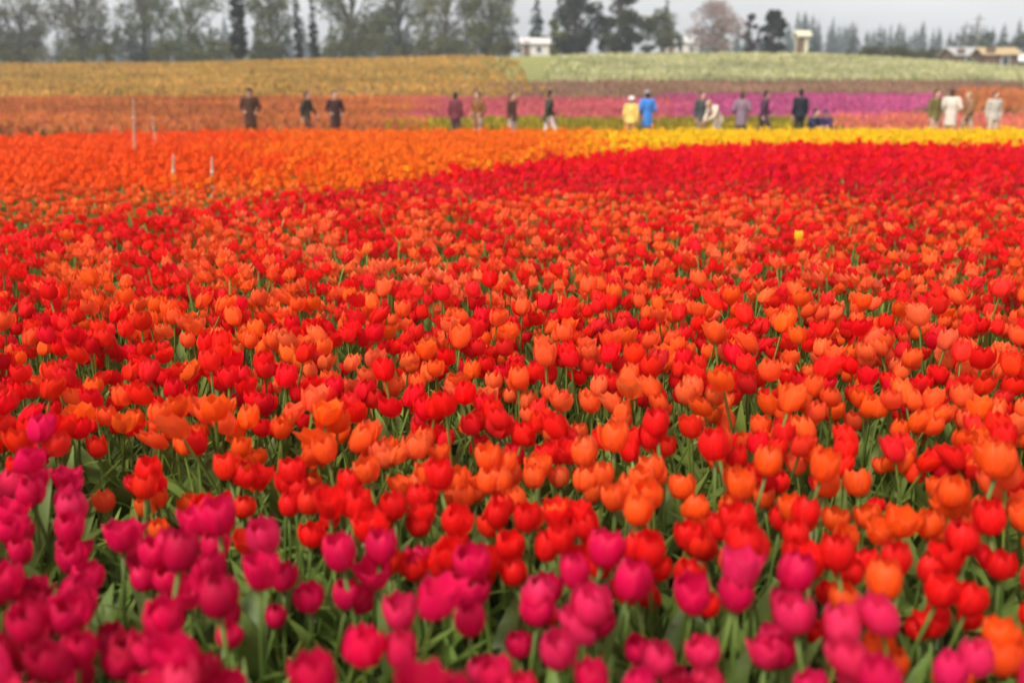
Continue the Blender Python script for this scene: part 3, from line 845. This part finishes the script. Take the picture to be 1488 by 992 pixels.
# ------------------------------------------------------------------ people
M_SKIN = mat_plain('skin', (.52, .31, .22), .6, .06, 6)
HAIRC = dict(brown=(.07, .04, .025), dark=(.02, .016, .014), grey=(.35, .34, .33), blond=(.36, .25, .12))
def fused(mb, name, vox, dec=None, smooth_it=2):
    """fuse overlapping shapes into one continuous skin"""
    me = mb.mesh(name); ob = bpy.data.objects.new(name, me); COL.objects.link(ob)
    md = ob.modifiers.new('r', 'REMESH'); md.mode = 'VOXEL'; md.voxel_size = vox
    sm = ob.modifiers.new('s', 'SMOOTH'); sm.factor = .5; sm.iterations = smooth_it
    if dec: dm = ob.modifiers.new('d', 'DECIMATE'); dm.ratio = dec
    dg = bpy.context.evaluated_depsgraph_get(); ev = ob.evaluated_get(dg)
    out = bpy.data.meshes.new_from_object(ev)
    out.polygons.foreach_set('use_smooth', np.ones(len(out.polygons), bool))
    out.materials.clear(); out.materials.append(None)
    bpy.data.objects.remove(ob); bpy.data.meshes.remove(me)
    return out

def lerp(a, b, t): return tuple(a[i]+(b[i]-a[i])*t for i in range(3))
def pose_meshes(hip, chest, neck, head, arms, legs, long_coat=False):
    """joint positions in metres for a 1.70 m figure facing -Y; arms/legs: (root, mid, end)"""
    out = {}
    hx, hy, hz = hip
    b = MB()
    # head with face
    b.ball((head[0], head[1], head[2]), (.076, .095, .115), 14, 10)
    b.ball((head[0], head[1]-.055, head[2]-.06), (.052, .045, .055), 10, 7)          # jaw
    b.ball((head[0], head[1]-.102, head[2]-.015), (.014, .02, .024), 8, 6)           # nose
    b.ball((head[0], head[1]-.092, head[2]-.062), (.024, .012, .009), 8, 6)          # lips
    b.ball((head[0], head[1]-.088, head[2]+.022), (.05, .014, .01), 8, 6)            # brow
    for s in (-1, 1): b.ball((head[0]+s*.078, head[1]+.005, head[2]-.005), (.012, .022, .032), 8, 6)
    b.tube([lerp(chest, neck, .6), neck, (head[0], head[1]+.01, head[2]-.06)], [.07, .056, .054], 10)
    def torso(m, g):
        for t in np.linspace(0, 1, 9):
            c = lerp(hip, chest, t); rx = np.interp(t, [0, .35, .75, 1], [.155, .135, .165, .17])+g; ry = np.interp(t, [0, .35, .8, 1], [.105, .095, .115, .10])+g
            m.ball(c, (rx, ry, .09+g), 12, 8)
        for s, a in zip((-1, 1), arms): m.tube([chest, a[0]], [.10+g, .062+g], 10)
    torso(b, 0)
    for s, (p0, p1, p2) in zip((-1, 1), arms):
        b.tube([p0, lerp(p0, p1, .5), p1, lerp(p1, p2, .4), p2], [.055, .048, .040, .038, .026], 10); b.ball(p0, .057)
        d = np.array(p2)-np.array(p1); d /= np.linalg.norm(d)
        side = np.array([1., 0, 0]) if abs(d[0]) < .8 else np.array([0, 1., 0])
        nrm = np.cross(d, side); nrm /= np.linalg.norm(nrm); across = np.cross(nrm, d)
        pc = np.array(p2)+d*.05
        b.tube([p2, pc, pc+d*.035], [.028, .036, .036], 8)
        for q, ln in zip((-1.5, -.5, .5, 1.5), (.062, .074, .070, .055)):
            f0 = pc + d*.03 + nrm*q*.019
            f1 = f0 + d*ln*.55 + across*s*.006; f2 = f1 + d*ln*.4 + across*s*.022
            b.tube([f0, f1, f2], [.0098, .009, .0078], 6)
        th0 = pc - d*.015 - nrm*.03; th1 = th0 + d*.03 - nrm*.022; th2 = th1 + d*.028 - nrm*.004
        b.tube([th0, th1, th2], [.013, .0105, .009], 6)
    for (p0, p1, p2) in legs:
        b.tube([p0, lerp(p0, p1, .5), p1, lerp(p1, p2, .35), p2], [.085, .07, .053, .055, .036], 10)
        b.tube([(p2[0], p2[1]+.03, p2[2]-.045), (p2[0], p2[1]-.12, p2[2]-.055)], [.04, .032], 8)
    out['body'] = fused(b, 'body', .0085, .16, 1)
    j = MB(); torso(j, .03)
    hem = .30 if long_coat else .10
    for t in np.linspace(0, 1, 4): j.ball((hx, hy+.01, hz-hem*t), (.185+.02*t, .14+.02*t, .08), 12, 7)
    for s, (p0, p1, p2) in zip((-1, 1), arms):
        j.tube([p0, lerp(p0, p1, .5), p1, lerp(p1, p2, .5), lerp(p1, p2, .94)], [.078, .070, .062, .056, .048], 10); j.ball(p0, .082)
    j.tube([chest, lerp(chest, neck, .75)], [.11, .085], 10)
    out['jacket'] = fused(j, 'jacket', .018, .6, 2)
    tr = MB(); tr.ball((hx, hy, hz), (.172, .128, .13), 12, 8)
    for (p0, p1, p2) in legs:
        tr.tube([p0, lerp(p0, p1, .5), p1, lerp(p1, p2, .4), lerp(p1, p2, .97)], [.105, .088, .072, .070, .060], 10); tr.ball(p1, .073)
    out['trousers'] = fused(tr, 'trousers', .018, .6, 2)
    out['shoes'] = []
    for (p0, p1, p2) in legs:
        sh = MB(); sh.loft([(p2[0], p2[1]-.045, p2[2]-.085, .048, .135), (p2[0], p2[1]-.045, p2[2]-.06, .05, .138), (p2[0], p2[1]-.03, p2[2]-.03, .042, .105), (p2[0], p2[1], p2[2]+.03, .04, .05)], 12)
        out['shoes'].append(sh.mesh('shoe', None, True))
    out['head'] = head
    hr = MB()
    hr.ball((head[0], head[1]+.02, head[2]+.03), (.088, .098, .105), 14, 9)
    hr.ball((head[0], head[1]+.06, head[2]-.05), (.075, .05, .10), 12, 8)
    out['hair'] = fused(hr, 'hair', .014, None, 2)
    bh = MB(); c = (head[0], head[1], head[2]+.05)
    bh.loft([(c[0], c[1], c[2]-.012, .165, .175), (c[0], c[1], c[2]+.004, .17, .18), (c[0], c[1], c[2]+.012, .10, .115), (c[0], c[1]+.005, c[2]+.07, .092, .105), (c[0], c[1]+.005, c[2]+.10, .06, .07)], 16)
    out['sun_hat'] = bh.mesh('sun_hat', None, True)
    cp = MB(); cp.loft([(c[0], c[1]+.008, c[2]-.01, .092, .108), (c[0], c[1]+.008, c[2]+.03, .09, .105), (c[0], c[1]+.008, c[2]+.075, .055, .065), (c[0], c[1]+.008, c[2]+.09, .02, .02)], 14)
    cp.loft([(c[0], c[1]-.12, c[2]-.008, .07, .075), (c[0], c[1]-.12, c[2]+.006, .068, .073)], 12)
    out['cap'] = cp.mesh('cap', None, True)
    ey = MB()
    for s in (-1, 1): ey.ball((head[0]+s*.03, head[1]-.092, head[2]+.003), (.011, .006, .007), 8, 6)
    out['eyes'] = ey.mesh('eyes', None, True)
    return out

LEGS = [((-.09, 0, .90), (-.10, -.01, .50), (-.10, .02, .085)), ((.09, 0, .90), (.10, -.01, .50), (.10, .02, .085))]
POSES = {
 'stand': pose_meshes((0, 0, .93), (0, .01, 1.33), (0, 0, 1.48), (0, -.02, 1.59),
        [((-.19, .01, 1.38), (-.24, .03, 1.10), (-.24, -.03, .86)), ((.19, .01, 1.38), (.24, .03, 1.10), (.24, -.03, .86))], LEGS),
 'coat': pose_meshes((0, 0, .93), (0, .01, 1.33), (0, 0, 1.48), (.01, -.02, 1.59),
        [((-.19, .01, 1.38), (-.28, .07, 1.12), (-.17, -.10, 1.02)), ((.19, .01, 1.38), (.29, .05, 1.11), (.20, -.12, 1.00))], LEGS, True),
 'walk': pose_meshes((0, 0, .91), (0, -.03, 1.31), (0, -.05, 1.46), (0, -.08, 1.57),
        [((-.19, -.03, 1.36), (-.23, .10, 1.11), (-.22, .06, .87)), ((.19, -.03, 1.36), (.23, -.12, 1.10), (.21, -.27, .92))],
        [((-.09, 0, .88), (-.10, -.20, .51), (-.10, -.26, .085)), ((.09, 0, .88), (.10, .04, .48), (.10, .30, .12))]),
 'lean': pose_meshes((0, .08, .90), (0, -.17, 1.22), (0, -.29, 1.32), (0, -.39, 1.39),
        [((-.19, -.19, 1.26), (-.23, -.26, .98), (-.18, -.42, .80)), ((.19, -.19, 1.26), (.22, -.30, .99), (.16, -.50, .86))],
        [((-.09, .08, .87), (-.10, -.02, .49), (-.10, .04, .085)), ((.09, .08, .87), (.10, -.02, .49), (.10, .04, .085))]),
 'crouch': pose_meshes((0, .16, .36), (0, -.02, .74), (0, -.07, .89), (0, -.12, 1.0),
        [((-.19, -.03, .78), (-.25, -.22, .58), (-.14, -.42, .52)), ((.19, -.03, .78), (.25, -.22, .58), (.14, -.42, .56))],
        [((-.10, .14, .34), (-.15, -.27, .50), (-.13, .0, .085)), ((.10, .14, .34), (.15, -.27, .50), (.13, .0, .085))]),
}
_mc = {}
def cloth(c):
    if c not in _mc: _mc[c] = mat_plain('cloth', c, .85, .12, 14, .15)
    return _mc[c]
def setmat(o, m):
    o.material_slots[0].link = 'OBJECT'; o.material_slots[0].material = m
for p in POSES.values():
    for k in ('sun_hat', 'cap', 'eyes'): p[k].materials.append(None)
    for s in p['shoes']: s.materials.append(None)
M_EYE = cloth((.02, .018, .015))
def person(label, x, Y, h, face, pose, jacket, trousers, hair='brown', hat=None, hatc=None, group='visitors along the grass path'):
    X_ = px(x, Y); P = POSES[pose]
    t = empty('person', (X_, Y, float(gz(X_, Y)) + .012), R(face), h/1.70)
    tag(t, label, 'person', group)
    b = link('body', P['body'], t); setmat(b, M_SKIN)
    e = link('eyes', P['eyes'], b); setmat(e, M_EYE)
    j = link('jacket', P['jacket'], t); setmat(j, cloth(jacket))
    q = link('trousers', P['trousers'], t); setmat(q, cloth(trousers))
    for s in P['shoes']:
        o_ = link('shoe', s, t); setmat(o_, cloth((.06, .05, .045)))
    hh = link('hair', P['hair'], t); setmat(hh, cloth(HAIRC[hair]))
    if hat:
        o_ = link(hat, P[hat], t); setmat(o_, cloth(hatc))
    return t
NAVY = (.025, .03, .07); DARK = (.035, .032, .035); JEAN = (.07, .10, .19); WHT = (.66, .60, .56); KHA = (.30, .22, .14)
person('person in yellow jacket and white sun hat walking beside the blue jacket', 918, 32.9, 1.53, 160, 'stand', (.72, .50, .13), (.42, .28, .16), 'grey', 'sun_hat', (.68, .66, .62))
person('person in blue jacket and grey cap next to the yellow jacket', 941, 33.3, 1.72, 200, 'coat', (.05, .22, .62), (.33, .24, .24), 'dark', 'cap', (.32, .31, .32))
person('person in dark grey jacket and khaki trousers beside a cream coat', 1021, 33.4, 1.68, 20, 'stand', (.06, .065, .07), KHA, 'dark')
person('person in cream coat leaning over the flowers', 1043, 33.2, 1.62, -60, 'lean', (.62, .52, .42), (.42, .36, .30), 'blond')
person('person in grey mauve coat looking across the violet rows', 1079, 34.6, 1.66, 170, 'coat', (.22, .15, .19), (.14, .10, .12), 'brown')
person('person in dark plum jacket walking on the path', 1111, 34.8, 1.72, 90, 'walk', (.07, .035, .06), (.06, .04, .06), 'dark')
person('person in black jacket standing behind two crouching people', 1164, 35.2, 1.74, 190, 'stand', (.018, .022, .03), DARK, 'dark')
person('crouching person in navy jacket with bare head', 1184, 34.4, 1.70, 40, 'crouch', NAVY, (.03, .025, .05), 'dark')
person('crouching person in dark violet jacket and cap', 1204, 34.6, 1.66, -50, 'crouch', (.05, .025, .085), NAVY, 'brown', 'cap', (.05, .03, .08))
person('person in olive jacket and pale pink trousers beside a white coat', 1361, 33.2, 1.74, 30, 'stand', (.14, .12, .035), (.60, .38, .33), 'brown')
person('person in long white coat with auburn hair', 1384, 33.5, 1.78, 160, 'coat', (.62, .55, .47), (.50, .38, .32), 'brown')
person('person in brown jacket and beige trousers walking past the white coat', 1411, 33.8, 1.70, -80, 'walk', (.26, .14, .07), (.50, .36, .26), 'blond')
person('person in pale grey sweater and cream trousers facing the flowers', 1447, 33.3, 1.70, 10, 'stand', (.44, .40, .34), (.58, .46, .36), 'dark')
person('person in dark green jacket and white trousers on the path', 797, 33.0, 1.75, 100, 'walk', (.035, .05, .03), WHT, 'dark')
person('person in dark brown jacket and white trousers, head bare', 744, 33.5, 1.66, 60, 'stand', (.10, .045, .03), (.60, .50, .46), 'brown')
person('person in rusty brown coat and pale trousers', 694, 33.4, 1.68, -40, 'coat', (.20, .085, .03), (.56, .42, .38), 'brown')
person('person in maroon jacket and dark trousers, on the path', 662, 34.2, 1.66, 150, 'stand', (.13, .03, .035), (.08, .05, .05), 'dark')
person('person in black coat and brown trousers facing the orange bed', 486, 33.6, 1.70, 20, 'coat', (.05, .022, .018), (.11, .05, .035), 'dark')
person('person in charcoal jacket walking toward the black coat', 444, 33.8, 1.74, 80, 'walk', (.06, .045, .03), (.10, .045, .035), 'brown')
person('person in chocolate brown coat standing apart on the path', 362, 33.1, 1.80, 10, 'coat', (.07, .032, .018), (.10, .04, .025), 'dark', 'cap', (.05, .03, .02))

# ------------------------------------------------------------------ haze
hz = bpy.data.materials.new('haze'); nt, N, L = nodes(hz)
out = N.new('ShaderNodeOutputMaterial'); pv = N.new('ShaderNodeVolumePrincipled')
pv.inputs['Color'].default_value = (.86, .90, .95, 1)
pv.inputs['Density'].default_value = .0007
L.new(pv.outputs[0], out.inputs['Volume'])
m = MB(); m.box((0, 1270, 30), (3400, 2800, 64))
hb = m.build('haze', hz); tag(hb, 'thin pale haze lying over the whole farmland', 'haze', kind='stuff')
